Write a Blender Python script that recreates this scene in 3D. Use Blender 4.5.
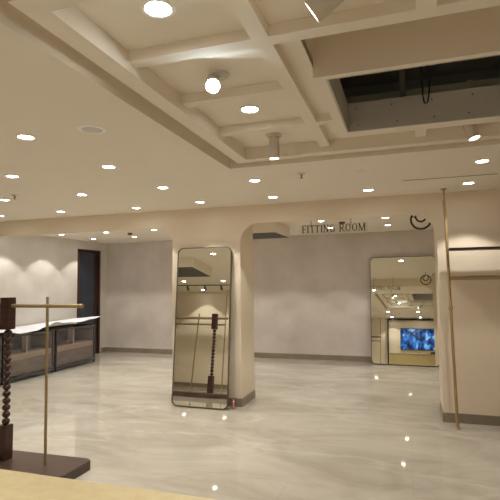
import bpy, bmesh, math, random
from mathutils import Vector, Matrix
PI = math.pi
R = math.radians
random.seed(7)
scene = bpy.context.scene
for o in list(bpy.data.objects):
    bpy.data.objects.remove(o)
C = scene.collection

# ------------------------------------------------------------------ camera
CH = 1.5
yaw, pitch, roll = -0.31673, 0.0701, -0.01179
fwd = Vector((math.sin(yaw) * math.cos(pitch), math.cos(yaw) * math.cos(pitch), math.sin(pitch)))
right0 = Vector((math.cos(yaw), -math.sin(yaw), 0))
up0 = right0.cross(fwd)
right = math.cos(roll) * right0 + math.sin(roll) * up0
up = right.cross(fwd)
cam_data = bpy.data.cameras.new('camera')
cam = bpy.data.objects.new('camera', cam_data)
C.objects.link(cam)
cam.matrix_world = Matrix(((right.x, up.x, -fwd.x, 0), (right.y, up.y, -fwd.y, 0), (right.z, up.z, -fwd.z, CH), (0, 0, 0, 1)))
cam_data.sensor_width = 36
cam_data.sensor_fit = 'HORIZONTAL'
cam_data.lens = 36 * 474.4 / 500
cam_data.clip_start = 0.02
scene.camera = cam

# ------------------------------------------------------------------ world and exposure
w = bpy.data.worlds.new('world')
scene.world = w
w.use_nodes = True
w.node_tree.nodes['Background'].inputs[0].default_value = (0.9, 0.95, 1.0, 1)
w.node_tree.nodes['Background'].inputs[1].default_value = 0.05
scene.view_settings.view_transform = 'Standard'
scene.view_settings.look = 'None'
scene.view_settings.exposure = 0.1
scene.view_settings.gamma = 1.0
scene.cycles.max_bounces = 12
scene.cycles.diffuse_bounces = 10
scene.cycles.glossy_bounces = 6
scene.cycles.transparent_max_bounces = 12
scene.cycles.sample_clamp_indirect = 4.0
LAMP = 35.0            # watts of one recessed downlight
DISC = 30.0            # radiance of a downlight lens


# ------------------------------------------------------------------ materials
def mat(name, col, rough=0.6, metal=0.0, spec=0.5, emis=None, estr=0.0):
    m = bpy.data.materials.new(name)
    m.use_nodes = True
    b = m.node_tree.nodes['Principled BSDF']
    b.inputs['Base Color'].default_value = (*col, 1)
    b.inputs['Roughness'].default_value = rough
    b.inputs['Metallic'].default_value = metal
    b.inputs['Specular IOR Level'].default_value = spec
    if emis:
        b.inputs['Emission Color'].default_value = (*emis, 1)
        b.inputs['Emission Strength'].default_value = estr
    return m


def nodes(m):
    return m.node_tree.nodes, m.node_tree.links, m.node_tree.nodes['Principled BSDF']


def mottled(name, c1, c2, scale=2.0, rough=0.7, detail=6, bump=0.0, bscale=40, stretch=(1, 1, 1), spec=0.3, metal=0.0, lo=0.35, hi=0.65):
    m = mat(name, c1, rough, metal, spec)
    n, l, b = nodes(m)
    tc = n.new('ShaderNodeTexCoord')
    mp = n.new('ShaderNodeMapping')
    mp.inputs['Scale'].default_value = stretch
    nz = n.new('ShaderNodeTexNoise')
    nz.inputs['Scale'].default_value = scale
    nz.inputs['Detail'].default_value = detail
    nz.inputs['Roughness'].default_value = 0.6
    cr = n.new('ShaderNodeValToRGB')
    cr.color_ramp.elements[0].position = lo
    cr.color_ramp.elements[0].color = (*c1, 1)
    cr.color_ramp.elements[1].position = hi
    cr.color_ramp.elements[1].color = (*c2, 1)
    l.new(tc.outputs['Object'], mp.inputs[0])
    l.new(mp.outputs[0], nz.inputs['Vector'])
    l.new(nz.outputs['Fac'], cr.inputs[0])
    l.new(cr.outputs[0], b.inputs['Base Color'])
    if bump:
        n2 = n.new('ShaderNodeTexNoise')
        n2.inputs['Scale'].default_value = bscale
        n2.inputs['Detail'].default_value = 4
        bp = n.new('ShaderNodeBump')
        bp.inputs['Strength'].default_value = bump
        bp.inputs['Distance'].default_value = 0.01
        l.new(mp.outputs[0], n2.inputs['Vector'])
        l.new(n2.outputs['Fac'], bp.inputs['Height'])
        l.new(bp.outputs[0], b.inputs['Normal'])
    return m


def marble():
    m = mat('polished_marble', (0.6, 0.55, 0.48), 0.045, 0, 0.5)
    n, l, b = nodes(m)
    tc = n.new('ShaderNodeTexCoord')
    mp = n.new('ShaderNodeMapping')
    mp.inputs['Rotation'].default_value = (0, 0, R(32))
    mp.inputs['Scale'].default_value = (0.55, 1.25, 1)
    l.new(tc.outputs['Object'], mp.inputs[0])
    big = n.new('ShaderNodeTexNoise')
    big.inputs['Scale'].default_value = 1.3
    big.inputs['Detail'].default_value = 7
    big.inputs['Roughness'].default_value = 0.62
    big.inputs['Distortion'].default_value = 0.9
    l.new(mp.outputs[0], big.inputs['Vector'])
    cr = n.new('ShaderNodeValToRGB')
    e = cr.color_ramp.elements
    e[0].position = 0.3
    e[0].color = (0.31, 0.283, 0.232, 1)
    e[1].position = 0.72
    e[1].color = (0.50, 0.475, 0.415, 1)
    x = e.new(0.5)
    x.color = (0.42, 0.392, 0.332, 1)
    l.new(big.outputs['Fac'], cr.inputs[0])

    def veins(scale, pos, width, dist):
        nz = n.new('ShaderNodeTexNoise')
        nz.inputs['Scale'].default_value = scale
        nz.inputs['Detail'].default_value = 5
        nz.inputs['Roughness'].default_value = 0.55
        nz.inputs['Distortion'].default_value = dist
        mm = n.new('ShaderNodeMapping')
        mm.inputs['Location'].default_value = (pos * 7, pos * 3, 0)
        l.new(mp.outputs[0], mm.inputs[0])
        l.new(mm.outputs[0], nz.inputs['Vector'])
        a = n.new('ShaderNodeMath')
        a.operation = 'SUBTRACT'
        a.inputs[1].default_value = 0.5
        l.new(nz.outputs['Fac'], a.inputs[0])
        ab = n.new('ShaderNodeMath')
        ab.operation = 'ABSOLUTE'
        l.new(a.outputs[0], ab.inputs[0])
        mr = n.new('ShaderNodeMapRange')
        mr.inputs['From Min'].default_value = 0
        mr.inputs['From Max'].default_value = width
        mr.inputs['To Min'].default_value = 1
        mr.inputs['To Max'].default_value = 0
        l.new(ab.outputs[0], mr.inputs['Value'])
        return mr.outputs[0]
    v1 = veins(0.6, 1.0, 0.02, 0.5)
    v2 = veins(1.1, 2.3, 0.03, 0.6)
    mx = n.new('ShaderNodeMixRGB')
    mx.inputs[2].default_value = (0.78, 0.75, 0.68, 1)
    k = n.new('ShaderNodeMath')
    k.operation = 'MULTIPLY'
    k.inputs[1].default_value = 0.15
    l.new(v1, k.inputs[0])
    l.new(k.outputs[0], mx.inputs[0])
    l.new(cr.outputs[0], mx.inputs[1])
    mx2 = n.new('ShaderNodeMixRGB')
    mx2.inputs[2].default_value = (0.30, 0.25, 0.195, 1)
    k2 = n.new('ShaderNodeMath')
    k2.operation = 'MULTIPLY'
    k2.inputs[1].default_value = 0.18
    l.new(v2, k2.inputs[0])
    l.new(k2.outputs[0], mx2.inputs[0])
    l.new(mx.outputs[0], mx2.inputs[1])
    # thin tile joints
    br = n.new('ShaderNodeTexBrick')
    br.offset = 0.5
    br.inputs['Scale'].default_value = 1.0
    br.inputs['Brick Width'].default_value = 1.8
    br.inputs['Row Height'].default_value = 1.2
    br.inputs['Mortar Size'].default_value = 0.0022
    br.inputs['Mortar Smooth'].default_value = 0.3
    l.new(tc.outputs['Object'], br.inputs['Vector'])
    mx3 = n.new('ShaderNodeMixRGB')
    mx3.inputs[2].default_value = (0.34, 0.29, 0.22, 1)
    k3 = n.new('ShaderNodeMath')
    k3.operation = 'MULTIPLY'
    k3.inputs[1].default_value = 0.55
    l.new(br.outputs['Fac'], k3.inputs[0])
    l.new(k3.outputs[0], mx3.inputs[0])
    l.new(mx2.outputs[0], mx3.inputs[1])
    l.new(mx3.outputs[0], b.inputs['Base Color'])
    return m


def film():
    m = bpy.data.materials.new('clear_wrap_film')
    m.use_nodes = True
    n, l = m.node_tree.nodes, m.node_tree.links
    n.clear()
    out = n.new('ShaderNodeOutputMaterial')
    tr = n.new('ShaderNodeBsdfTransparent')
    tr.inputs[0].default_value = (0.86, 0.86, 0.88, 1)
    gl = n.new('ShaderNodeBsdfGlossy')
    gl.inputs['Color'].default_value = (0.9, 0.9, 0.95, 1)
    gl.inputs['Roughness'].default_value = 0.18
    df = n.new('ShaderNodeBsdfDiffuse')
    df.inputs['Color'].default_value = (0.40, 0.39, 0.41, 1)
    tc = n.new('ShaderNodeTexCoord')
    mp = n.new('ShaderNodeMapping')
    mp.inputs['Scale'].default_value = (3, 2.2, 7)
    nz = n.new('ShaderNodeTexNoise')
    nz.inputs['Scale'].default_value = 3
    nz.inputs['Detail'].default_value = 5
    nz.inputs['Distortion'].default_value = 1.5
    bp = n.new('ShaderNodeBump')
    bp.inputs['Strength'].default_value = 0.8
    bp.inputs['Distance'].default_value = 0.03
    l.new(tc.outputs['Object'], mp.inputs[0])
    l.new(mp.outputs[0], nz.inputs['Vector'])
    l.new(nz.outputs['Fac'], bp.inputs['Height'])
    l.new(bp.outputs[0], gl.inputs['Normal'])
    m1 = n.new('ShaderNodeMixShader')
    m1.inputs[0].default_value = 0.4
    l.new(df.outputs[0], m1.inputs[1])
    l.new(gl.outputs[0], m1.inputs[2])
    mr = n.new('ShaderNodeMapRange')
    mr.inputs['From Min'].default_value = 0.4
    mr.inputs['From Max'].default_value = 0.75
    mr.inputs['To Min'].default_value = 0.06
    mr.inputs['To Max'].default_value = 0.34
    l.new(nz.outputs['Fac'], mr.inputs['Value'])
    m2 = n.new('ShaderNodeMixShader')
    l.new(mr.outputs[0], m2.inputs[0])
    l.new(tr.outputs[0], m2.inputs[1])
    l.new(m1.outputs[0], m2.inputs[2])
    l.new(m2.outputs[0], out.inputs[0])
    return m


def clear_acrylic():
    m = bpy.data.materials.new('clear_acrylic')
    m.use_nodes = True
    n, l = m.node_tree.nodes, m.node_tree.links
    n.clear()
    out = n.new('ShaderNodeOutputMaterial')
    tr = n.new('ShaderNodeBsdfTransparent')
    tr.inputs[0].default_value = (0.97, 0.97, 0.96, 1)
    gl = n.new('ShaderNodeBsdfGlossy')
    gl.inputs['Roughness'].default_value = 0.05
    mx = n.new('ShaderNodeMixShader')
    mx.inputs[0].default_value = 0.04
    l.new(tr.outputs[0], mx.inputs[1])
    l.new(gl.outputs[0], mx.inputs[2])
    l.new(mx.outputs[0], out.inputs[0])
    return m


def tv_picture():
    m = mat('screen_picture', (0.01, 0.01, 0.02), 0.15)
    n, l, b = nodes(m)
    tc = n.new('ShaderNodeTexCoord')
    mp = n.new('ShaderNodeMapping')
    mp.inputs['Scale'].default_value = (5, 1, 3.2)
    nz = n.new('ShaderNodeTexNoise')
    nz.inputs['Scale'].default_value = 1.1
    nz.inputs['Detail'].default_value = 3
    nz.inputs['Distortion'].default_value = 0.7
    cr = n.new('ShaderNodeValToRGB')
    e = cr.color_ramp.elements
    e[0].position = 0.42
    e[0].color = (0.004, 0.012, 0.04, 1)
    e[1].position = 0.74
    e[1].color = (0.55, 0.85, 1.0, 1)
    x = e.new(0.48)
    x.color = (0.01, 0.06, 0.28, 1)
    y = e.new(0.6)
    y.color = (0.03, 0.26, 0.85, 1)
    l.new(tc.outputs['Object'], mp.inputs[0])
    l.new(mp.outputs[0], nz.inputs['Vector'])
    l.new(nz.outputs['Fac'], cr.inputs[0])
    l.new(cr.outputs[0], b.inputs['Emission Color'])
    b.inputs['Emission Strength'].default_value = 0.8
    return m


M = dict(
    cream=mottled('cream_painted_plaster', (0.80, 0.71, 0.575), (0.83, 0.74, 0.61), 1.2, 0.75, spec=0.15),
    ceil=mottled('ceiling_paint', (0.82, 0.755, 0.65), (0.84, 0.775, 0.67), 0.8, 0.8, spec=0.1),
    plaster=mottled('textured_plaster', (0.60, 0.55, 0.51), (0.69, 0.64, 0.60), 1.7, 0.55, detail=8, bump=0.15, bscale=12, spec=0.3),
    pale_plaster=mottled('pale_textured_plaster', (0.62, 0.59, 0.54), (0.69, 0.66, 0.61), 1.6, 0.6, detail=8, bump=0.12, bscale=12, spec=0.3),
    marble=marble(),
    base=mottled('skirting_tile', (0.235, 0.195, 0.145), (0.29, 0.245, 0.185), 3.0, 0.3, spec=0.4),
    walnut=mottled('dark_stained_wood', (0.030, 0.010, 0.007), (0.060, 0.022, 0.014), 3.0, 0.35, stretch=(1, 1, 14), spec=0.45),
    walnut_flat=mottled('dark_stained_plank', (0.055, 0.032, 0.024), (0.085, 0.050, 0.038), 3.0, 0.38, stretch=(2, 20, 2), spec=0.45),
    brass=mat('aged_brass', (0.44, 0.33, 0.17), 0.42, 0.6),
    brass_thin=mat('dull_brass', (0.30, 0.225, 0.11), 0.45, 0.4),
    gold=mottled('pale_gold_paint', (0.45, 0.365, 0.20), (0.51, 0.42, 0.24), 30, 0.42, spec=0.5, metal=0.25),
    gold_front=mottled('satin_gold_front', (0.60, 0.47, 0.22), (0.66, 0.52, 0.26), 20, 0.4, spec=0.5, metal=0.3),
    mirror=mat('mirror_silver', (0.89, 0.90, 0.82), 0.0, 1.0),
    mframe=mat('dull_steel_frame', (0.16, 0.145, 0.12), 0.35, 0.6),
    bronze=mat('dark_bronze', (0.06, 0.045, 0.03), 0.35, 0.6),
    black=mat('black_plastic', (0.012, 0.011, 0.012), 0.4),
    grey=mat('grey_steel', (0.16, 0.15, 0.14), 0.5, 0.3),
    nickel=mat('satin_beige_metal', (0.62, 0.57, 0.49), 0.45, 0.0),
    gypsum=mottled('bare_gypsum_board', (0.50, 0.475, 0.43), (0.56, 0.53, 0.48), 3, 0.85, spec=0.1),
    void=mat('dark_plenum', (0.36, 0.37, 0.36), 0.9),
    duct=mat('greenish_duct', (0.45, 0.46, 0.34), 0.6),
    grille=mat('dark_grille', (0.065, 0.060, 0.058), 0.6),
    door_glass=mat('dark_door_glass', (0.026, 0.036, 0.056), 0.12, 0, 0.6),
    door_wood=mat('brown_door_frame', (0.040, 0.016, 0.012), 0.4),
    kraft=mottled('kraft_board', (0.34, 0.25, 0.16), (0.42, 0.32, 0.22), 4, 0.7, stretch=(1, 1, 5)),
    umber=mottled('brown_panel', (0.15, 0.115, 0.085), (0.22, 0.17, 0.125), 4, 0.6, stretch=(1, 1, 5)),
    cab_dark=mat('dark_cabinet_metal', (0.035, 0.025, 0.024), 0.35, 0.3),
    foam=mat('white_foam_sheet', (0.66, 0.69, 0.74), 0.7),
    film=film(),
    acrylic=clear_acrylic(),
    white=mat('white_plastic', (0.62, 0.59, 0.54), 0.4),
    trim=mat('lamp_trim_white', (0.93, 0.92, 0.88), 0.5),
    red=mat('red_brown_plastic', (0.16, 0.035, 0.02), 0.4),
    copper=mat('copper_metal', (0.60, 0.30, 0.22), 0.35, 0.7),
    lens=mat('lamp_lens', (1, 1, 1), 0.4, emis=(1.0, 0.98, 0.94), estr=DISC),
    lens_warm=mat('spot_lens', (1, 1, 1), 0.4, emis=(1.0, 0.90, 0.70), estr=7),
    lens_cool=mat('bright_spot_lens', (1, 1, 1), 0.4, emis=(0.75, 0.91, 1.0), estr=200),
    shelf=mat('dark_shelf', (0.045, 0.028, 0.024), 0.4, 0.2),
    tv=tv_picture(),
)


# ------------------------------------------------------------------ helpers
def link_mesh(name, bm, m, parent=None, smooth=False, bevel=0.0, loc=None):
    bmesh.ops.recalc_face_normals(bm, faces=bm.faces)
    me = bpy.data.meshes.new(name)
    bm.to_mesh(me)
    bm.free()
    if isinstance(m, (list, tuple)):
        for k in m:
            me.materials.append(k)
    else:
        me.materials.append(m)
    if smooth:
        me.polygons.foreach_set('use_smooth', [True] * len(me.polygons))
        me.set_sharp_from_angle(angle=R(35))
    o = bpy.data.objects.new(name, me)
    C.objects.link(o)
    if parent is not None:
        o.parent = parent
    if loc is not None:
        o.location = loc
    if bevel:
        md = o.modifiers.new('bevel', 'BEVEL')
        md.width = bevel
        md.segments = 2
        md.limit_method = 'ANGLE'
    return o


def box(bm, a, b):
    x0, y0, z0 = a
    x1, y1, z1 = b
    v = [bm.verts.new(p) for p in ((x0, y0, z0), (x1, y0, z0), (x1, y1, z0), (x0, y1, z0), (x0, y0, z1), (x1, y0, z1), (x1, y1, z1), (x0, y1, z1))]
    for f in ((0, 3, 2, 1), (4, 5, 6, 7), (0, 1, 5, 4), (1, 2, 6, 5), (2, 3, 7, 6), (3, 0, 4, 7)):
        bm.faces.new([v[i] for i in f])


def boxes(*bs):
    bm = bmesh.new()
    for a, b in bs:
        box(bm, a, b)
    return bm


def lathe(prof, seg=24, origin=(0, 0, 0), axis=(0, 0, 1), bm=None, loop=False):
    """revolve (radius, height) pairs around an axis through origin"""
    bm = bm or bmesh.new()
    q = Vector((0, 0, 1)).rotation_difference(Vector(axis).normalized())
    o = Vector(origin)
    rings = []
    for r, h in prof:
        if r < 1e-6:
            rings.append([bm.verts.new(o + q @ Vector((0, 0, h)))])
        else:
            rings.append([bm.verts.new(o + q @ Vector((r * math.cos(2 * PI * i / seg), r * math.sin(2 * PI * i / seg), h))) for i in range(seg)])
    for a, b in zip(rings, rings[1:] + (rings[:1] if loop else [])):
        for i in range(seg):
            j = (i + 1) % seg
            if len(a) == 1 and len(b) > 1:
                bm.faces.new((a[0], b[i], b[j]))
            elif len(b) == 1 and len(a) > 1:
                bm.faces.new((a[i], a[j], b[0]))
            elif len(a) > 1:
                bm.faces.new((a[i], a[j], b[j], b[i]))
    for rg, first in ((rings[0], True), (rings[-1], False)):
        if len(rg) > 1 and not loop:
            bm.faces.new(rg)
    return bm


def rod(a, b, r, seg=16, bm=None):
    a, b = Vector(a), Vector(b)
    L = (b - a).length
    return lathe([(r, 0), (r, L)], seg, a, b - a, bm)


def tube(pts, r, seg=8, bm=None):
    bm = bm or bmesh.new()
    pts = [Vector(p) for p in pts]
    prev = None
    n = None
    for i, p in enumerate(pts):
        t = (pts[min(i + 1, len(pts) - 1)] - pts[max(i - 1, 0)]).normalized()
        if n is None:
            n = t.orthogonal().normalized()
        n = (n - t * n.dot(t)).normalized()
        b = t.cross(n)
        ring = [bm.verts.new(p + r * (math.cos(2 * PI * k / seg) * n + math.sin(2 * PI * k / seg) * b)) for k in range(seg)]
        if prev:
            for k in range(seg):
                bm.faces.new((prev[k], prev[(k + 1) % seg], ring[(k + 1) % seg], ring[k]))
        else:
            bm.faces.new(ring)
        prev = ring
    bm.faces.new(prev)
    return bm


def prism_xz(poly, y0, y1, bm=None):
    bm = bm or bmesh.new()
    a = [bm.verts.new((x, y0, z)) for x, z in poly]
    b = [bm.verts.new((x, y1, z)) for x, z in poly]
    bm.faces.new(a)
    bm.faces.new(b[::-1])
    for i in range(len(poly)):
        j = (i + 1) % len(poly)
        bm.faces.new((a[i], b[i], b[j], a[j]))
    return bm


def rounded(w, z0, z1, r, n=6):
    x0, x1 = -w / 2, w / 2
    out = []
    for cx, cz, a0 in ((x1 - r, z0 + r, -90), (x1 - r, z1 - r, 0), (x0 + r, z1 - r, 90), (x0 + r, z0 + r, 180)):
        for k in range(n + 1):
            a = R(a0 + 90 * k / n)
            out.append((cx + r * math.cos(a), cz + r * math.sin(a)))
    return out


def tag(o, label=None, cat=None, group=None, kind=None):
    if label:
        o['label'] = label
    if cat:
        o['category'] = cat
    if group:
        o['group'] = group
    if kind:
        o['kind'] = kind
    return o


def thing(name, label, cat, loc=(0, 0, 0), rot=(0, 0, 0), group=None):
    o = bpy.data.objects.new(name, None)
    o.empty_display_size = 0.1
    C.objects.link(o)
    o.location = loc
    o.rotation_euler = rot
    return tag(o, label, cat, group)


def struct(name, bm, m, label, parent=None, **k):
    o = link_mesh(name, bm, m, parent, **k)
    if parent is None:
        tag(o, label, 'room', None, 'structure')
    return o


def copy_tree(o, parent=None):
    c = o.copy()
    C.objects.link(c)
    if parent is not None:
        c.parent = parent
    for ch in list(o.children):
        copy_tree(ch, c)
    return c


# ------------------------------------------------------------------ the setting
XL, XR, YN, YF0, YF1, YB = -6.52, 2.6, -0.72, 5.57, 6.09, 9.31
ZC, ZB, ZL = 2.47, 2.45, 2.243
T = 0.15
struct('floor', boxes(((XL - T, YN - T, -0.1), (XR + T, YB + T, 0))), M['marble'], 'polished beige marble tile floor with pale veins')
struct('wall_left', boxes(((XL - T, YN - T, 0), (XL, 8.30, 2.7)), ((XL - T, 9.07, 0), (XL, YB + T, 2.7)), ((XL - T, 8.30, 2.265), (XL, 9.07, 2.7)), ((XL - T - .05, 8.30, 0), (XL - T + .02, 9.07, 2.3))),
       M['pale_plaster'], 'pale plaster wall on the left lit by scallops of light')
struct('wall_right', boxes(((XR, YN - T, 0), (XR + T, YB + T, 2.7))), M['cream'], 'plain cream side wall')
struct('wall_back', boxes(((XL, YB, 0), (XR, YB + T, 2.7))), M['plaster'], 'grey beige plaster back wall seen through the arches')
struct('wall_behind_camera', boxes(((XL, YN - T, 0), (XR, YN, 2.7))), M['cream'], 'cream wall that the mirrors reflect')

# the arched dividing wall
ra = 0.22
YH = 5.61
poly = [(-2.893, 0)]
for k in range(9):
    a = R(90 * k / 8)
    poly.append((-2.893 - ra + ra * math.cos(a), ZL - ra + ra * math.sin(a)))
poly += [(XL, ZL), (XL, ZC + .05), (XR, ZC + .05), (XR, 0), (0.335, 0)]
rb = .26
for k in range(9):
    a = R(90 * k / 8)
    poly.append((0.335 - rb + rb * math.cos(a), ZL - rb + rb * math.sin(a)))
rc = .24
for k in range(9):
    a = R(90 + 90 * k / 8)
    poly.append((-1.955 + rc + rc * math.cos(a), ZL - rc + rc * math.sin(a)))
poly.append((-1.955, 0))
struct('wall_front', prism_xz(poly, YF0, YH), M['cream'], 'cream dividing wall with two round-cornered openings')
struct('wall_pillar', boxes(((-2.893, YH, 0), (-1.955, YF1, ZB + .05))), M['cream'], 'deep cream pillar between the two openings')
struct('wall_nib', boxes(((0.335, YH, 0), (XR, YF1, ZB + .05))), M['cream'], 'rear part of the wall right of the wide opening')

# baseboards
bh, bt = 0.098, 0.012
struct('baseboard_back', boxes(((XL, YB - bt, 0), (XR, YB, bh))), M['base'], 'taupe tile skirting along the back wall', bevel=.002)
struct('baseboard_left', boxes(((XL, YN, 0), (XL + bt, 8.25, bh)), ((XL, 9.12, 0), (XL + bt, YB - bt, bh))), M['base'], 'taupe tile skirting along the left wall')
struct('baseboard_pillar', boxes(((-2.893 - bt, YF0 - bt, 0), (-1.955 + bt, YF0, bh)), ((-2.893 - bt, YF0, 0), (-2.893, YF1, bh)), ((-1.955, YF0, 0), (-1.955 + bt, YF1, bh))),
       M['base'], 'taupe tile skirting round the foot of the pillar')
struct('baseboard_front', boxes(((0.335 - bt, YF0 - bt, 0), (XR, YF0, bh)), ((0.335 - bt, YF0, 0), (0.335, YF1, bh))), M['base'], 'taupe tile skirting of the wall right of the wide arch')
struct('baseboard_right', boxes(((XR - bt, YN, 0), (XR, YF0 - bt, bh)), ((XR - bt, YF1, 0), (XR, YB - bt, bh))), M['base'], 'taupe tile skirting along the right wall')
struct('baseboard_near', boxes(((XL + bt, YN, 0), (XR - bt, YN + bt, bh))), M['base'], 'taupe tile skirting of the wall behind the camera')

# ceiling with the tray recess
TX0, TX1, TY0, TY1 = -1.39, 1.75, 1.19, 3.72       # hole in the lower ceiling
FX0, FY0, FY1, ZF = -1.31, 1.27, 3.705, 2.505       # hanging frame
IX0, IX1, IY0, IY1 = -1.21, 1.55, 1.37, 3.61        # recess inside the frame
ZR, ZBM = 2.60, 2.55
bm = boxes(((XL, YN, ZC), (TX0, YF0, ZC + .12)), ((TX1, YN, ZC), (XR, YF0, ZC + .12)), ((TX0, YN, ZC), (TX1, TY0, ZC + .12)), ((TX0, TY1, ZC), (TX1, YF0, ZC + .12)))
ceiling = struct('ceiling', bm, M['ceil'], 'beige ceiling with a coffered recess and recessed lamps')
SX0, SX1, SY0, SY1 = -0.42, 1.40, 1.965, 3.44        # shaft and hatch
bm = boxes(((TX0, TY0, ZR), (SX0, TY1, ZR + .04)), ((SX1, TY0, ZR), (TX1, TY1, ZR + .04)), ((SX0, TY0, ZR), (SX1, SY0, ZR + .04)), ((SX0, SY1, ZR), (SX1, TY1, ZR + .04)))
box(bm, (SX0 - .03, SY0 - .03, ZR + .02), (SX0, 2.36, 3.0))
box(bm, (SX0 - .03, SY0 - .03, ZR + .02), (SX1, SY0, 3.0))
box(bm, (SX1, SY0 - .03, ZR + .02), (SX1 + .03, 2.36, 3.0))
box(bm, (SX0 - .03, SY0 - .03, 3.0), (SX1 + .03, 2.40, 3.03))
link_mesh('recess_panel', bm, M['ceil'], ceiling)
bm = boxes(((FX0, FY0, ZF), (IX0, FY1, ZR + .01)), ((IX1, FY0, ZF), (IX1 + .1, FY1, ZR + .01)), ((IX0, FY0, ZF), (IX1, IY0, ZR + .01)), ((IX0, IY1, ZF), (IX1, FY1, ZR + .01)))
link_mesh('recess_frame', bm, M['ceil'], ceiling)


def beam(a, b):
    link_mesh('beam', boxes(((a[0], a[1], ZBM), (b[0], b[1], ZR + .01))), M['ceil'], ceiling)


beam((IX0, 1.885), (-0.60, 1.962))
beam((-0.525, 1.885), (IX1, 1.962))
beam((IX0, 2.445), (-0.60, 2.52))
beam((IX0, 3.04), (-0.60, 3.115))
beam((-0.525, 3.03), (SX0, 3.105))
beam((-0.60, IY0), (-0.525, IY1))
beam((0.070, IY0), (0.145, 1.885))
beam((0.093, SY1), (0.168, IY1))
beam((0.85, IY0), (0.925, 1.885))
beam((0.85, SY1), (0.925, IY1))
# hatch curb, painted outside and below, bare board inside
HX0, HX1, HY0, HY1 = -0.35, 1.33, 2.41, 3.315
bm = boxes(((SX0, HY0 - .012, ZBM), (HX0 - .012, SY1, 2.75)), ((HX1 + .012, HY0 - .012, ZBM), (SX1, SY1, 2.75)), ((SX0, 2.36, ZBM), (SX1, HY0 - .012, 3.0)), ((HX0 - .012, HY1 + .012, ZBM), (HX1 + .012, SY1, 2.75)))
link_mesh('hatch_curb', bm, M['ceil'], ceiling)
bm = boxes(((HX0 - .012, HY0, ZBM), (HX0, HY1 + .012, 2.752)), ((HX1, HY0, ZBM), (HX1 + .012, HY1 + .012, 2.752)), ((HX0, HY1, ZBM), (HX1, HY1 + .012, 2.752)), ((HX0 - .012, HY0 - .012, ZBM), (HX1 + .012, HY0, 3.0)))
hl = link_mesh('hatch_lining', bm, M['gypsum'], ceiling)
hl['label'] = 'bare grey board lining of the hatch'
bm = bmesh.new()
for x in [HX0 + .08 + .24 * i for i in range(7)]:
    for z in (2.59, 2.71):
        lathe([(.006, 0), (.006, .002), (0, .002)], 8, (x + random.uniform(-.03, .03), HY1, z), (0, -1, 0), bm)
link_mesh('screw_heads', bm, M['grey'], hl)
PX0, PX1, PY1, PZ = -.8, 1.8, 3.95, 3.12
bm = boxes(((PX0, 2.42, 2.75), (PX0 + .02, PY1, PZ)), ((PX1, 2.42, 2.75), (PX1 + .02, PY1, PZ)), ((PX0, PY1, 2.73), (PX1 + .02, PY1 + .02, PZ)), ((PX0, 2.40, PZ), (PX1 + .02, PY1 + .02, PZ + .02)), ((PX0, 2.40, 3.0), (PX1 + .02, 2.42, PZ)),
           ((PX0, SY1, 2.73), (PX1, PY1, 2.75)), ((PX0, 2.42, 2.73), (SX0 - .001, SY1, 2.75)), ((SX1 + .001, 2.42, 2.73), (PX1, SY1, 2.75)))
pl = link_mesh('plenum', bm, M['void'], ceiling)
dk = thing('ceiling_duct', 'greenish horizontal duct inside the dark ceiling hatch', 'duct', (0, 3.62, 2.84))
link_mesh('duct_body', boxes(((-.75, -.07, -.06), (1.75, .07, .05))), M['duct'], dk)
link_mesh('flange', boxes(((.45, -.08, -.07), (.49, .08, .06))), M['duct'], dk)
for hx, lb in ((0.02, 'grey steel hanger strut left of the cable inside the hatch'), (.66, 'grey steel hanger strut at the right end of the hatch')):
    s = link_mesh('hanger_strut', boxes(((-.02, -.012, 2.752), (.02, .012, 3.12))), M['grey'], loc=(hx, 3.42, 0))
    tag(s, lb, 'strut', 'hanger struts in the hatch')
cb = tube([(.145 + .004 * math.sin(k * 2), 3.36 - .03 * k / 12 - .03, 3.115 - .033 * k) for k in range(12)] +
          [(.147, 3.26, 2.70), (.152, 3.255, 2.672), (.163, 3.25, 2.664), (.173, 3.255, 2.675), (.180, 3.26, 2.71)] +
          [(.185 + .004 * math.sin(k), 3.27 + .01 * k / 3, 2.75 + .0365 * k) for k in range(11)], .005)
tag(link_mesh('hanging_cable', cb, M['black'], smooth=True), 'black cable loop hanging down inside the ceiling hatch', 'cable')

# back room ceiling
struct('ceiling_rear', boxes(((XL, YH, ZB), (XR, YB, ZB + .12))), M['ceil'], 'ceiling of the room behind the arches')

# dark glazed door in the left wall
d = thing('door_1', 'dark glazed door with a brown frame in the left wall', 'door', (XL, 8.685, 0))
d['kind'] = 'structure'
bm = boxes(((-.06, -.385, 0), (.015, -.325, 2.265)), ((-.06, .325, 0), (.015, .385, 2.265)), ((-.06, -.325, 2.215), (.015, .325, 2.265)))
link_mesh('door_frame', bm, M['door_wood'], d, bevel=.004)
lf = link_mesh('door_leaf', boxes(((-.05, -.325, .005), (-.02, -.29, 2.215)), ((-.05, .235, .005), (-.02, .325, 2.215)), ((-.05, -.29, 2.18), (-.02, .235, 2.215)), ((-.05, -.29, .005), (-.02, .235, .1))), M['door_wood'], d)
link_mesh('glass', boxes(((-.045, -.29, .1), (-.03, .235, 2.18))), M['door_glass'], d)
link_mesh('door_handle', tube([(-.02, .27, .98), (.02, .27, .98), (.02, .27, 1.12), (-.02, .27, 1.12)], .008), M['bronze'], d)


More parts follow.
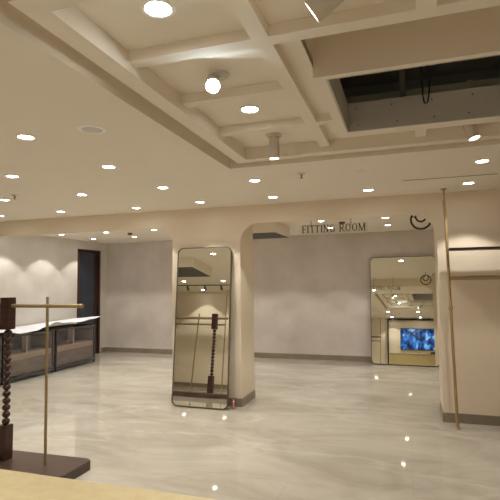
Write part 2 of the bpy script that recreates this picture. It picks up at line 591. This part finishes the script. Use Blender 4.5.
# ------------------------------------------------------------------ downlights
def make_downlight():
    t = thing('downlight', 'x', 'ceiling light')
    bm = lathe([(.046, 0), (.062, 0), (.062, -.004), (.050, -.006), (.046, -.003)], 28, loop=True)
    link_mesh('trim_ring', bm, M['trim'], t, smooth=True)
    link_mesh('lens', lathe([(.0, .001), (.0455, .001), (.0455, -.002), (0, -.003)], 28), M['lens'], t, smooth=True)
    L = bpy.data.lights.new('lamp_beam', 'SPOT')
    L.energy = LAMP
    L.color = (1.0, 0.935, 0.85)
    L.spot_size = R(93)
    L.spot_blend = 0.22
    L.shadow_soft_size = 0.035
    lo = bpy.data.objects.new('lamp_beam', L)
    C.objects.link(lo)
    lo.parent = t
    lo.location = (0, 0, -.012)
    return t


dl0 = make_downlight()
first = [True]


def downlight(x, y, z, label, group):
    t = dl0 if first[0] else copy_tree(dl0)
    first[0] = False
    t.location = (x, y, z)
    tag(t, label, 'ceiling light', group)
    return t


cols = [(-5.25, 'leftmost column'), (-4.235, 'second column from left'), (-3.26, 'third column from the left'), (-2.29, 'fourth column from the left'), (-1.36, 'column in line with the pillar edge'), (-.35, 'column over the wide arch'), (.62, 'column by the brass pole')]
rows = [(-.38, 'row over the counter'), (.76, 'row just past the counter'), (2.44, 'row nearest the camera in view'), (3.29, 'second row back'), (4.20, 'third row back'), (5.11, 'row nearest the dividing wall')]
FIX = {(2, 3): (-2.325, 2.43), (3, 2): (-3.275, 3.275), (4, 1): (-4.26, 4.16), (4, 2): (-3.27, 4.217), (5, 0): (-5.29, 5.10), (5, 1): (-4.28, 5.10), (5, 2): (-3.215, 5.21), (4, 4): (-1.33, 4.225), (5, 4): (-1.40, 5.125)}
for yi, (y, rn) in enumerate(rows):
    for xi, (x, cn) in enumerate(cols):
        if TY0 - .1 < y < TY1 + .1 and x > TX0 - .1:
            continue
        if yi == 3 and xi == 1 or yi == 2 and xi < 3 or yi == 4 and xi == 5 or yi == 0 and xi in (2, 3):
            continue
        if yi < 2 and xi < 2:
            x += .18
        fx, fy = FIX.get((yi, xi), (x, y))
        downlight(fx, fy, ZC, 'round recessed downlight, %s, %s' % (rn, cn), 'downlights in the lower ceiling')
bx = [(-6.09, 'beside the left wall'), (-5.12, 'one in from the left wall'), (-4.145, 'two in from the left wall'), (-3.17, 'added unseen, behind the left arch edge'), (-2.2, 'added unseen, behind the pillar'), (-1.225, 'behind the hanging sign'), (-.265, 'left of the ring emblem'), (.75, 'behind the right wall')]
for y, rn in ((6.34, 'unseen first row'), (7.29, 'middle row'), (8.24, 'far row')):  # most first-row lamps and those behind the pillar are added to brighten the room
    for xi, (x, cn) in enumerate(bx):
        if xi == 4 and y < 8 or y < 7 and xi > 4:
            continue
        downlight(x, y, ZB, 'recessed downlight of the rear room, %s, %s' % (rn, cn), 'downlights in the rear room')
for y, lb in ((1.62, 'larger recessed lamp in the nearest left coffer'), (2.79, 'recessed lamp in the coffer between bright spot and cylinder spot')):
    t = downlight(-.905, y, ZR, lb, 'recessed lamps in the coffers')
    t.scale = (1.12, 1.12, 1)


# cylinder spots
def cyl_spot(lens, aim, mount, r, L, label, lens_m, energy, col=(1, .9, .76)):
    """lens centre, aim direction (down the beam), mount point on the recess ceiling"""
    lens, aim, mount = Vector(lens), Vector(aim).normalized(), Vector(mount)
    t = thing('cylinder_spotlight', label, 'ceiling light', mount, (0, 0, 0), 'cylinder spotlights in the coffers')
    link_mesh('canopy', lathe([(0, 0), (.058, 0), (.058, -.010), (.052, -.014), (0, -.014)], 24), M['nickel'], t, smooth=True)
    lens = lens - mount
    back = lens - aim * L
    link_mesh('barrel', lathe([(0, 0), (r, 0), (r, L), (r * .92, L), (r * .92, L - .008), (0, L - .008)], 28, back, aim), M['nickel'], t, smooth=True)
    link_mesh('lens', lathe([(0, L - .007), (r * .9, L - .007), (r * .8, L - .002), (0, L + .001)], 24, back, aim), lens_m, t, smooth=True)
    if (back.z < -.02):
        link_mesh('stem', rod((0, 0, -.01), back + aim * .02, .011, 12), M['nickel'], t)
    Ld = bpy.data.lights.new('spot_beam', 'SPOT')
    Ld.energy = energy
    Ld.color = col
    Ld.spot_size = R(80)
    Ld.spot_blend = .5
    Ld.shadow_soft_size = .03
    lo = bpy.data.objects.new('spot_beam', Ld)
    C.objects.link(lo)
    lo.parent = t
    lo.location = lens + aim * .012
    lo.rotation_mode = 'QUATERNION'
    lo.rotation_quaternion = Vector((0, 0, -1)).rotation_difference(aim)
    return t


cyl_spot((-.9, 3.35, 2.42), (0, 0, -1), (-.9, 3.35, ZR), .038, .17, 'straight grey cylinder spotlight in the far left coffer', M['lens_warm'], 12)
cyl_spot((-.895, 2.16, 2.495), (.30, -.72, -.55), (-.905, 2.26, ZR), .038, .10, 'dazzling blue-white spotlight tilted towards the camera', M['lens_cool'], 14, (.85, .94, 1))
cyl_spot((-.285, 1.60, 2.45), (-.82, .10, -.52), (-.12, 1.60, ZR), .044, .17, 'tilted cylinder spotlight at the top edge of the picture', M['lens_warm'], 12)
cyl_spot((.478, 3.52, 2.475), (.25, -.10, -.95), (.448, 3.53, ZR), .040, .11, 'short cylinder spotlight beside the hatch, far right coffer', M['lens_warm'], 8)

# ceiling fittings
t = thing('ceiling_speaker', 'flat round white speaker plate in the ceiling at the left', 'ceiling fitting', (-1.83, 2.45, ZC))
t.location = (-1.83, 2.45, ZC)
link_mesh('rim', lathe([(.062, 0), (.085, 0), (.085, -.004), (.066, -.007), (.062, -.003)], 32, loop=True), M['trim'], t, smooth=True)
link_mesh('grille', lathe([(0, 0), (.062, 0), (.062, -.003), (.03, -.005), (0, -.005)], 32), M['white'], t, smooth=True)


def sprinkler(x, y, z, lb):
    t = thing('sprinkler_head', lb, 'ceiling fitting', (x, y, z), (0, 0, 0), 'sprinkler heads')
    link_mesh('escutcheon', lathe([(0, 0), (.034, 0), (.030, -.008), (.012, -.011), (0, -.011)], 20), M['nickel'], t, smooth=True)
    bm = lathe([(0, -.009), (.007, -.011), (.007, -.028), (.004, -.030), (.004, -.040), (.016, -.041), (.016, -.043), (0, -.043)], 16)
    link_mesh('nozzle', bm, M['grey'], t, smooth=True)
    return t


sprinkler(-3.94, 3.98, ZC, 'small metal sprinkler head in the ceiling at the far left')
sprinkler(-.854, 4.10, ZC, 'small metal sprinkler head in the ceiling left of the wide arch centre')
sprinkler(-1.0, .45, ZC, 'small metal sprinkler head in the ceiling above the counter')
for x, y, lb in ((-.338, 4.72, 'faint round white detector plate over the wide arch'),):
    tag(link_mesh('detector_plate', lathe([(0, 0), (.045, 0), (.04, -.006), (0, -.008)], 24), M['ceil'], smooth=True, loc=(x, 4.22, ZC)), lb, 'ceiling fitting')
for x, y, lb in ((-4.80, 7.57, 'small red-brown ceiling detector seen through the left arch'), (-.934, 7.54, 'small red-brown ceiling detector above the hanging sign')):
    t = thing('fire_detector', lb, 'detector', (x, y, ZB), (0, 0, 0), 'red-brown detectors in the rear room')
    link_mesh('detector_base', lathe([(0, 0), (.05, 0), (.05, -.012), (0, -.012)], 20), M['red'], t, smooth=True)
    link_mesh('detector_dome', lathe([(.046, -.011), (.042, -.03), (.02, -.04), (0, -.04)], 20), M['red'], t, smooth=True)
tag(link_mesh('ceiling_slot', boxes(((0, -.004, -.003), (.82, .004, .004))), M['grille'], loc=(0, 4.755, ZC)), 'thin dark slot in the ceiling in front of the brass pole', 'ceiling fitting')


# bulkheads with a dark grille underneath
def bulkhead(x0, x1, y0, y1, zt, zb, lb):
    t = thing('ceiling_bulkhead', lb, 'air conditioner', ((x0 + x1) / 2, (y0 + y1) / 2, zt), (0, 0, 0), 'boxed air units')
    a, b = (x1 - x0) / 2, (y1 - y0) / 2
    link_mesh('casing', boxes(((-a, -b, zb - zt), (a, b, 0))), M['ceil'], t, bevel=.003)
    bm = boxes(((-a + .01, -b + .008, zb - zt - .004), (a - .01, b - .008, zb - zt + .002)))
    g = link_mesh('air_grille', bm, M['grille'], t)
    g['label'] = 'dark grille on the underside'
    return t


bulkhead(-2.80, -1.86, 6.93, 7.85, ZB, 2.27, 'boxed air unit with dark underside seen at the top left of the wide arch')
bulkhead(-4.95, -3.75, 2.2, 3.1, ZC, 2.28, 'boxed air unit with dark underside reflected in the pillar mirror')


# ------------------------------------------------------------------ mirrors
def leaning_mirror(lb, x, y, width, height, lean, yaw_, r):
    t = thing('leaning_mirror', lb, 'mirror', (x, y, 0), (0, 0, 0))
    t.rotation_euler = (-lean, 0, -yaw_)
    fw = .009
    outer = rounded(width, 0.008, height, r, 8)
    inner = rounded(width - 2 * fw, 0.008 + fw, height - fw, r - fw, 8)
    bm = bmesh.new()
    n = len(outer)
    V = []
    for (px, pz), yy in [(p, -.012) for p in outer] + [(p, -.012) for p in inner] + [(p, .030) for p in outer] + [(p, -.002) for p in inner]:
        V.append(bm.verts.new((px, yy, pz)))
    for i in range(n):
        j = (i + 1) % n
        bm.faces.new((V[i], V[j], V[n + j], V[n + i]))
        bm.faces.new((V[i], V[2 * n + i], V[2 * n + j], V[j]))
        bm.faces.new((V[n + i], V[n + j], V[3 * n + j], V[3 * n + i]))
    bm.faces.new(V[2 * n:3 * n])
    link_mesh('frame', bm, M['mframe'], t)
    bm = prism_xz(inner, -.003, .006)
    link_mesh('glass', bm, M['mirror'], t)
    return t


leaning_mirror('tall narrow mirror leaning on the pillar between the arches', -2.428, 5.365, .738, 1.972, R(5.4), 0, .075)
leaning_mirror('wider round-cornered mirror leaning on the back wall behind the wide arch', -.072, 9.02, 1.165, 1.975, R(6.85), R(2.4), .075)

# ------------------------------------------------------------------ FITTING ROOM sign
LET = {
    'F': (.62, [('v', .12), ('h', .96, .05, .60), ('h', .52, .12, .48), ('s', .12, 0), ('t', .60, .96), ('m', .48, .52)]),
    'I': (.36, [('v', .18), ('s', .18, 0), ('s', .18, 1)]),
    'T': (.72, [('v', .36), ('h', .96, .04, .68), ('s', .36, 0), ('t', .68, .96), ('t', .04, .96)]),
    'N': (.82, [('w', .15), ('w', .67), ('d', .15, 1, .67, 0), ('s', .15, 0), ('s', .13, 1), ('s', .67, 1)]),
    'G': (.84, [('c', .42, .5, .36, 45, 325), ('w', .72, 0.08, .42), ('h', .42, .55, .80)]),
    'R': (.76, [('v', .14), ('b', .14, .74, .40, .24), ('d', .32, .5, .70, 0), ('s', .14, 0), ('s', .72, 0)]),
    'O': (.86, [('c', .43, .5, .37, 0, 360)]),
    'M': (1.0, [('w', .13), ('v', .86), ('d', .13, 1, .5, .02), ('e', .86, 1, .5, .02), ('s', .13, 0), ('s', .86, 0), ('s', .10, 1), ('s', .88, 1)]),
}


def letter_mesh(ch, h):
    wd, st = LET[ch]
    bm = bmesh.new()
    y0, y1 = -.004, .004

    def q(pts):
        prism_xz([(p[0] * h, p[1] * h) for p in pts], y0, y1, bm)

    def arc(cx, cz, rx, a0, a1, thick, rz=None):
        n = 18
        rz = rz or .5
        for k in range(n):
            p = []
            for a, io in ((a0 + (a1 - a0) * k / n, 1), (a0 + (a1 - a0) * (k + 1) / n, 1), (a0 + (a1 - a0) * (k + 1) / n, 0), (a0 + (a1 - a0) * k / n, 0)):
                ca, sa = math.cos(R(a)), math.sin(R(a))
                tk = (.045 + (thick - .045) * abs(ca)) if not io else 0
                p.append((cx + (rx - tk) * ca, cz + (rz - tk) * sa))
            q(p)
    for s in st:
        if s[0] in 'vw':
            t = .07 if s[0] == 'v' else .04
            z0, z1 = (s[2], s[3]) if len(s) > 2 else (0, 1)
            q([(s[1] - t, z0), (s[1] + t, z0), (s[1] + t, z1), (s[1] - t, z1)])
        elif s[0] == 'h':
            q([(s[2], s[1] - .035), (s[3], s[1] - .035), (s[3], s[1] + .035), (s[2], s[1] + .035)])
        elif s[0] == 's':
            z = 0 if s[2] == 0 else .95
            q([(s[1] - .14, z), (s[1] + .14, z), (s[1] + .14, z + .05), (s[1] - .14, z + .05)])
        elif s[0] == 't':
            q([(s[1] - .03, s[2] - .16), (s[1] + .03, s[2] - .16), (s[1] + .03, s[2] + .035), (s[1] - .03, s[2] + .035)])
        elif s[0] == 'm':
            q([(s[1] - .02, s[2] - .1), (s[1] + .02, s[2] - .1), (s[1] + .02, s[2] + .1), (s[1] - .02, s[2] + .1)])
        elif s[0] in 'de':
            t = .075 if s[0] == 'd' else .045
            q([(s[1] - t, s[2]), (s[1] + t, s[2]), (s[3] + t, s[4]), (s[3] - t, s[4])])
        elif s[0] == 'c':
            arc(s[1], s[2], s[3], s[4], s[5], .14)
        elif s[0] == 'b':
            q([(s[1], .93), (.40, .93), (.40, 1), (s[1], 1)])
            q([(s[1], .46), (.40, .46), (.40, .53), (s[1], .53)])
            arc(.40, .73, .24, -90, 90, .13, .27)
    return bm, wd


sg = thing('hanging_sign', 'clear hanging sign with bronze letters FITTING ROOM under the wide arch', 'sign', (-1.213, 5.80, 2.115))
TOT = .776
hh = .092
raw = sum((LET[c][0] if c != ' ' else .45) + .06 for c in 'FITTING ROOM') * hh
sc = TOT / raw
xx = 0
for c in 'FITTING ROOM':
    if c == ' ':
        xx += (.45 + .06) * hh * sc
        continue
    bm, wd = letter_mesh(c, hh)
    o = link_mesh('letter', bm, M['bronze'], sg)
    o.location = (xx, 0, 0)
    o.scale = (sc, 1, 1)
    xx += (wd + .06) * hh * sc
link_mesh('clear_panel', boxes(((-.03, .0045, -.015), (TOT + .02, .008, hh + .012))), M['acrylic'], sg)
for x in (.112, .60):
    link_mesh('hanging_rod', rod((x, .006, hh * .8), (x, .006, ZB - 2.115 + .001), .004, 8), M['grey'], sg)

# ring emblem hanging behind the arch
em = thing('ring_emblem', 'round dark double-ring emblem hanging behind the wide arch corner', 'sign', (.197, 6.20, 2.262))


def ring_arc(r, a0, a1, n=36):
    return [(r * math.cos(R(a0 + (a1 - a0) * k / n)), 0, r * math.sin(R(a0 + (a1 - a0) * k / n))) for k in range(n + 1)]


link_mesh('outer_ring', tube(ring_arc(.117, 97, 443), .012, 8), M['bronze'], em, smooth=True)
link_mesh('inner_ring', tube([(p[0], 0, p[2] + .035) for p in ring_arc(.060, 100, 410)], .011, 8), M['bronze'], em, smooth=True)
link_mesh('stem', tube([(0.0, 0, .188), (0, 0, .12), (-.004, 0, .10), (-.010, 0, .094)], .006, 8), M['bronze'], em, smooth=True)
link_mesh('bridge', rod((-.114, 0, 0.035), (-.058, 0, .035), .006, 8), M['bronze'], em)


# ------------------------------------------------------------------ wall racks (brass pole, dark shelf, brass rail)
def wall_rack(x, y, length, wall_y, lb, grp=None, zs=1.815, zr=1.53):
    t = thing('wall_rack', lb, 'clothes rack', (x, y, 0), (0, 0, 0), grp)
    s = 1 if wall_y > y else -1
    for k, px in enumerate((0, length)):
        top = ZC
        dx = -.040 if k == 0 else .0
        bm = lathe([(0, 0), (.034, 0), (.034, .006), (.020, .012), (.0165, .02), (.0150, .08), (.0150, 1.2), (.022, 1.205), (.022, 1.225), (.0150, 1.245), (.0150, 2.32), (.019, 2.325), (.019, 2.345), (.0085, 2.35), (.0085, top - .014), (.030, top - .010), (.030, top), (0, top)], 20, (px, 0, 0), (dx * .016 / .04 * 1.0, 0, 1))
        p = link_mesh('pole', bm, M['brass'], t, smooth=True)
    y0, y1 = (-.11, .105)
    link_mesh('shelf', boxes(((-.02, y0, zs), (length + .02, y1, zs + .02))), M['shelf'], t, bevel=.002)
    link_mesh('shelf_edge', boxes(((-.02, y0 - .004, zs - .004), (length + .02, y0, zs + .022))), M['bronze'], t)
    r = link_mesh('hanging_rail', rod((-.01, 0, zr), (length + .01, 0, zr), .021, 16), M['brass'], t, smooth=True)
    return t


wall_rack(.447, 5.34, 1.85, YF0, 'tall brass pole rack with dark shelf on the cream wall right of the wide arch')
wall_rack(-6.08, YN + .24, 1.66, YN, 'brass pole rack behind the camera, reflected in the pillar mirror', 'racks on the wall behind the camera', 1.72, 1.575)
wall_rack(-3.45, YN + .24, 1.65, YN, 'brass pole rack behind the camera, reflected at the left of the wide mirror', 'racks on the wall behind the camera', 1.72, 1.575)

# ------------------------------------------------------------------ bobbin-turned garment stand in the foreground
st = thing('garment_stand', 'dark wooden garment stand with bobbin-turned post and brass rods', 'clothes stand', (-3.192, 3.187, 0))
bm = bmesh.new()
vs0, vs1, vs2 = [], [], []
outl = [(-.72, -.22), (.67, -.165), (.70, -.13), (.695, .185), (.66, .215), (-.72, .185)]
for z, k in ((0, 1), (.070, 1), (.075, .994)):
    (vs0 if z == 0 else vs1 if z < .073 else vs2).extend([bm.verts.new((x * k, y * k, z)) for x, y in outl])
bm.faces.new(vs0)
bm.faces.new(vs2)
for a, b in ((vs0, vs1), (vs1, vs2)):
    for i in range(6):
        j = (i + 1) % 6
        bm.faces.new((a[i], a[j], b[j], b[i]))
link_mesh('base_plate', bm, M['walnut_flat'], st)
ps = link_mesh('lower_block', boxes(((-.050, -.044, .075), (.036, .044, .355))), M['walnut'], st, bevel=.004)
prof = [(0, .355)]
nb = 14
z0, z1 = .355, 1.138
for i in range(nb):
    for k in range(12):
        a = k / 12
        zz = z0 + (z1 - z0) * (i + a) / nb
        prof.append((.0085 + .0235 * math.sin(PI * a) ** .6, zz))
prof.append((0, z1))
link_mesh('turned_post', lathe(prof, 24), M['walnut'], st, smooth=True)
link_mesh('upper_block', boxes(((-.050, -.044, 1.138), (.036, .044, 1.405))), M['walnut'], st, bevel=.004)
for sx, sb in ((.40, .405), (-.31, -.37)):
    link_mesh('upright_rod', rod((sb, 0, .075), (sx, 0, 1.408), .0115, 14), M['brass_thin'], st, smooth=True)
bm = rod((-.715, 0.0, 1.335), (.715, 0.0, 1.335), .0155, 16)
rl = link_mesh('cross_rail', bm, M['brass_thin'], st, smooth=True)
for sx in (-1, 1):
    link_mesh('rail_knob', lathe([(0, 0), (.018, 0), (.020, .012), (.018, .024), (0, .03)], 16, (sx * .715, 0, 1.335), (sx, 0, 0)), M['brass_thin'], rl, smooth=True)


# ------------------------------------------------------------------ wrapped display cabinets along the left wall
def make_cabinet():
    t = thing('display_cabinet', 'x', 'cabinet')
    W, D, H = 1.10, .56, .730
    bm = bmesh.new()
    for x in (0, -D):
        for y in (-W / 2, W / 2 - .03):
            xs = (x - .03, x) if x == 0 else (x, x + .03)
            box(bm, (xs[0], y, 0), (xs[1], y + .03, H))
    for y in (-W / 2, W / 2 - .03):
        box(bm, (-D + .03, y, H - .03), (-.03, y + .03, H))
    for x in ((-.03, 0), (-D, -D + .03)):
        box(bm, (x[0], -W / 2 + .03, H - .03), (x[1], W / 2 - .03, H))
        box(bm, (x[0], -W / 2 + .03, .05), (x[1], W / 2 - .03, .09))
    link_mesh('cabinet_frame', bm, M['cab_dark'], t)
    link_mesh('back_panel', boxes(((-D + .03, -W / 2 + .03, .09), (-D + .045, W / 2 - .03, H - .03))), M['umber'], t)
    for y in (-W / 2 + .03, W / 2 - .042):
        link_mesh('side_panel', boxes(((-D + .045, y, .09), (-.03, y + .012, H - .03))), M['umber'], t)
    link_mesh('drawer_front', boxes(((-.035, -W / 2 + .045, .10), (-.012, W / 2 - .045, .325))), M['umber'], t, bevel=.003)
    link_mesh('shelf', boxes(((-D + .045, -W / 2 + .045, .33), (-.02, W / 2 - .045, .42))), M['kraft'], t, bevel=.003)
    link_mesh('divider', boxes(((-.30, .12, .42), (-.285, .30, H - .03))), M['kraft'], t)
    link_mesh('divider', boxes(((-.42, -.40, .42), (-.405, -.08, H - .06))), M['kraft'], t)
    p = link_mesh('price_rail', boxes(((-.06, -.03, .42), (-.05, -.012, H - .03))), M['white'], t)
    p['label'] = 'thin white upright strip'
    f = bmesh.new()
    n = 14
    W2, D2, H2 = W / 2 - .004, D + .012, H + .004
    ring = []
    path = [(.012, -W2), (.012, W2), (-D2, W2), (-D2, -W2)]
    rows_ = []
    for j in range(8):
        z = .03 + (H2 - .03) * j / 7
        row = []
        for s in range(4):
            a, b = path[s], path[(s + 1) % 4]
            for k in range(n):
                u = k / n
                wob = .006 * math.sin(k * 1.9 + j * 1.1 + s) if 0 < k < n else 0
                px, py = a[0] + (b[0] - a[0]) * u, a[1] + (b[1] - a[1]) * u
                nx, ny = (b[1] - a[1]), -(b[0] - a[0])
                l_ = math.hypot(nx, ny)
                if s in (1, 3):
                    wob = 0
                row.append(f.verts.new((px + nx / l_ * wob, py + ny / l_ * wob, z)))
        rows_.append(row)
    N = len(rows_[0])
    for a, b in zip(rows_, rows_[1:]):
        for i in range(N):
            f.faces.new((a[i], a[(i + 1) % N], b[(i + 1) % N], b[i]))
    fo = link_mesh('plastic_wrap', f, M['film'], t, smooth=True)
    fo['label'] = 'clear creased plastic film wrapped round the cabinet'
    return t


cab = make_cabinet()
names = ['plastic-wrapped dark cabinet nearest the dark glazed door', 'plastic-wrapped dark cabinet in the middle, behind the brass upright rod', 'plastic-wrapped dark cabinet at the left picture edge, behind the turned post']
for i, y in enumerate((7.45, 6.31, 5.17)):
    c = cab if i == 0 else copy_tree(cab)
    c.location = (-5.85, y, 0)
    tag(c, names[i], 'cabinet', 'wrapped cabinets along the left wall')

# white foam sheet laid over the cabinets
bm = bmesh.new()
nx, ny = 8, 90
FZ = [(5.0, .80), (5.4, .77), (5.67, .80), (5.86, .782), (6.06, .746), (6.38, .762), (6.6, .805), (6.85, .862), (7.1, .832), (7.5, .815), (7.85, .845), (8.15, .875)]


def curve(tab, y):
    for (a, p), (b, q) in zip(tab, tab[1:]):
        if y <= b:
            u = max(0, (y - a) / (b - a))
            u = u * u * (3 - 2 * u)
            return p + (q - p) * u
    return tab[-1][1]


top, bot = [], []
for j in range(ny + 1):
    y = 5.0 + 3.12 * j / ny
    rt, rb = [], []
    for i in range(nx + 1):
        u = i / nx
        zf = curve(FZ, y)
        zk = .80 + .012 * math.sin(y * 2.7) + max(0, y - 7.6) * .06
        x = -6.44 + u * (.625 + .012 * math.sin(y * 4.1))
        v = u * u * (3 - 2 * u)
        z = zk * (1 - v) + zf * v
        rt.append(bm.verts.new((x, y, z + .006)))
        rb.append(bm.verts.new((x, y, z)))
    top.append(rt)
    bot.append(rb)
for j in range(ny):
    for i in range(nx):
        bm.faces.new((top[j][i], top[j][i + 1], top[j + 1][i + 1], top[j + 1][i]))
        bm.faces.new((bot[j][i], bot[j + 1][i], bot[j + 1][i + 1], bot[j][i + 1]))
for j in range(ny):
    for i in (0, nx):
        bm.faces.new((top[j][i], top[j + 1][i], bot[j + 1][i], bot[j][i]))
for i in range(nx):
    for j in (0, ny):
        bm.faces.new((top[j][i], top[j][i + 1], bot[j][i + 1], bot[j][i]))
tag(link_mesh('foam_sheet', bm, M['foam'], smooth=True), 'long wavy white foam sheet lying over the wrapped cabinets', 'sheet')

# ------------------------------------------------------------------ small things
t = thing('wall_socket', 'white double socket plate low on the back wall', 'socket', (-2.255, YB, .41))
link_mesh('face_plate', boxes(((-.085, -.008, -.042), (.085, 0, .042))), M['white'], t, bevel=.002)
for x in (-.042, .042):
    link_mesh('switch', boxes(((x - .02, -.011, -.02), (x + .02, -.007, .02))), M['white'], t)
tag(link_mesh('copper_cylinder', lathe([(0, 0), (.017, 0), (.017, .09), (.013, .094), (.013, .11), (0, .112)], 16), M['copper'], smooth=True, loc=(-2.02, 5.45, 0)), 'small copper-coloured cylinder on the floor at the pillar corner', 'cylinder')

# ------------------------------------------------------------------ counter in front of the camera
ct = thing('reception_counter', 'pale gold counter top along the bottom edge of the picture', 'counter', (-.30, .76, 0))
link_mesh('counter_body', boxes(((-.98, -.27, 0), (1.0, .285, .965))), M['gold_front'], ct, bevel=.004)
link_mesh('countertop', boxes(((-1.0, -.30, .965), (1.02, .30, 1.0))), M['gold'], ct, bevel=.003)
pr = thing('card_printer', 'small black printer on the gold counter, seen in the wide mirror', 'printer', (.12, .72, 1.0))
bm = prism_xz([(-.11, 0), (.11, 0), (.11, .05), (.06, .10), (-.08, .10), (-.11, .06)], -.08, .08)
link_mesh('printer_body', bm, M['black'], pr, bevel=.006)
link_mesh('paper_roll', rod((-.05, -.03, .105), (.04, -.03, .105), .018, 16), M['grey'], pr)

# television and dark portal behind the camera
tv = thing('television', 'wall television with a blue concert picture, reflected in the wide mirror', 'television', (-.47, YN, 1.70))
link_mesh('tv_body', boxes(((-.63, 0, -.40), (.63, .05, .40))), M['black'], tv, bevel=.004)
link_mesh('screen', boxes(((-.61, .05, -.38), (.61, .053, .38))), M['tv'], tv)
pf = thing('portal_frame', 'dark square portal frame around the television wall', 'frame', (-.2, YN + .08, 0))
for a, b in (((-1.36, -.08, 0), (-1.32, .04, 2.44)), ((1.92, -.08, 0), (1.96, .04, 2.44)), ((-1.36, -.08, 2.40), (1.96, .04, 2.44))):
    link_mesh('frame_member', boxes((a, b)), M['bronze'], pf)

# track light reflected in the pillar mirror
tk = thing('track_light', 'black ceiling track with three small spots, reflected in the pillar mirror', 'ceiling light', (-4.85, .28, ZC))
link_mesh('track', boxes(((-1.1, -.012, -.018), (1.1, .012, 0))), M['black'], tk)
for x in (-.35, .12, .55):
    h = link_mesh('spot_head', lathe([(0, 0), (.028, 0), (.03, .10), (.025, .10), (.025, .095), (0, .095)], 16, (x, 0, -.035), (.1, -.5, -.85)), M['grey'], tk, smooth=True)
    link_mesh('spot_arm', rod((x, 0, -.018), (x, 0, -.05), .006, 8), M['black'], tk)
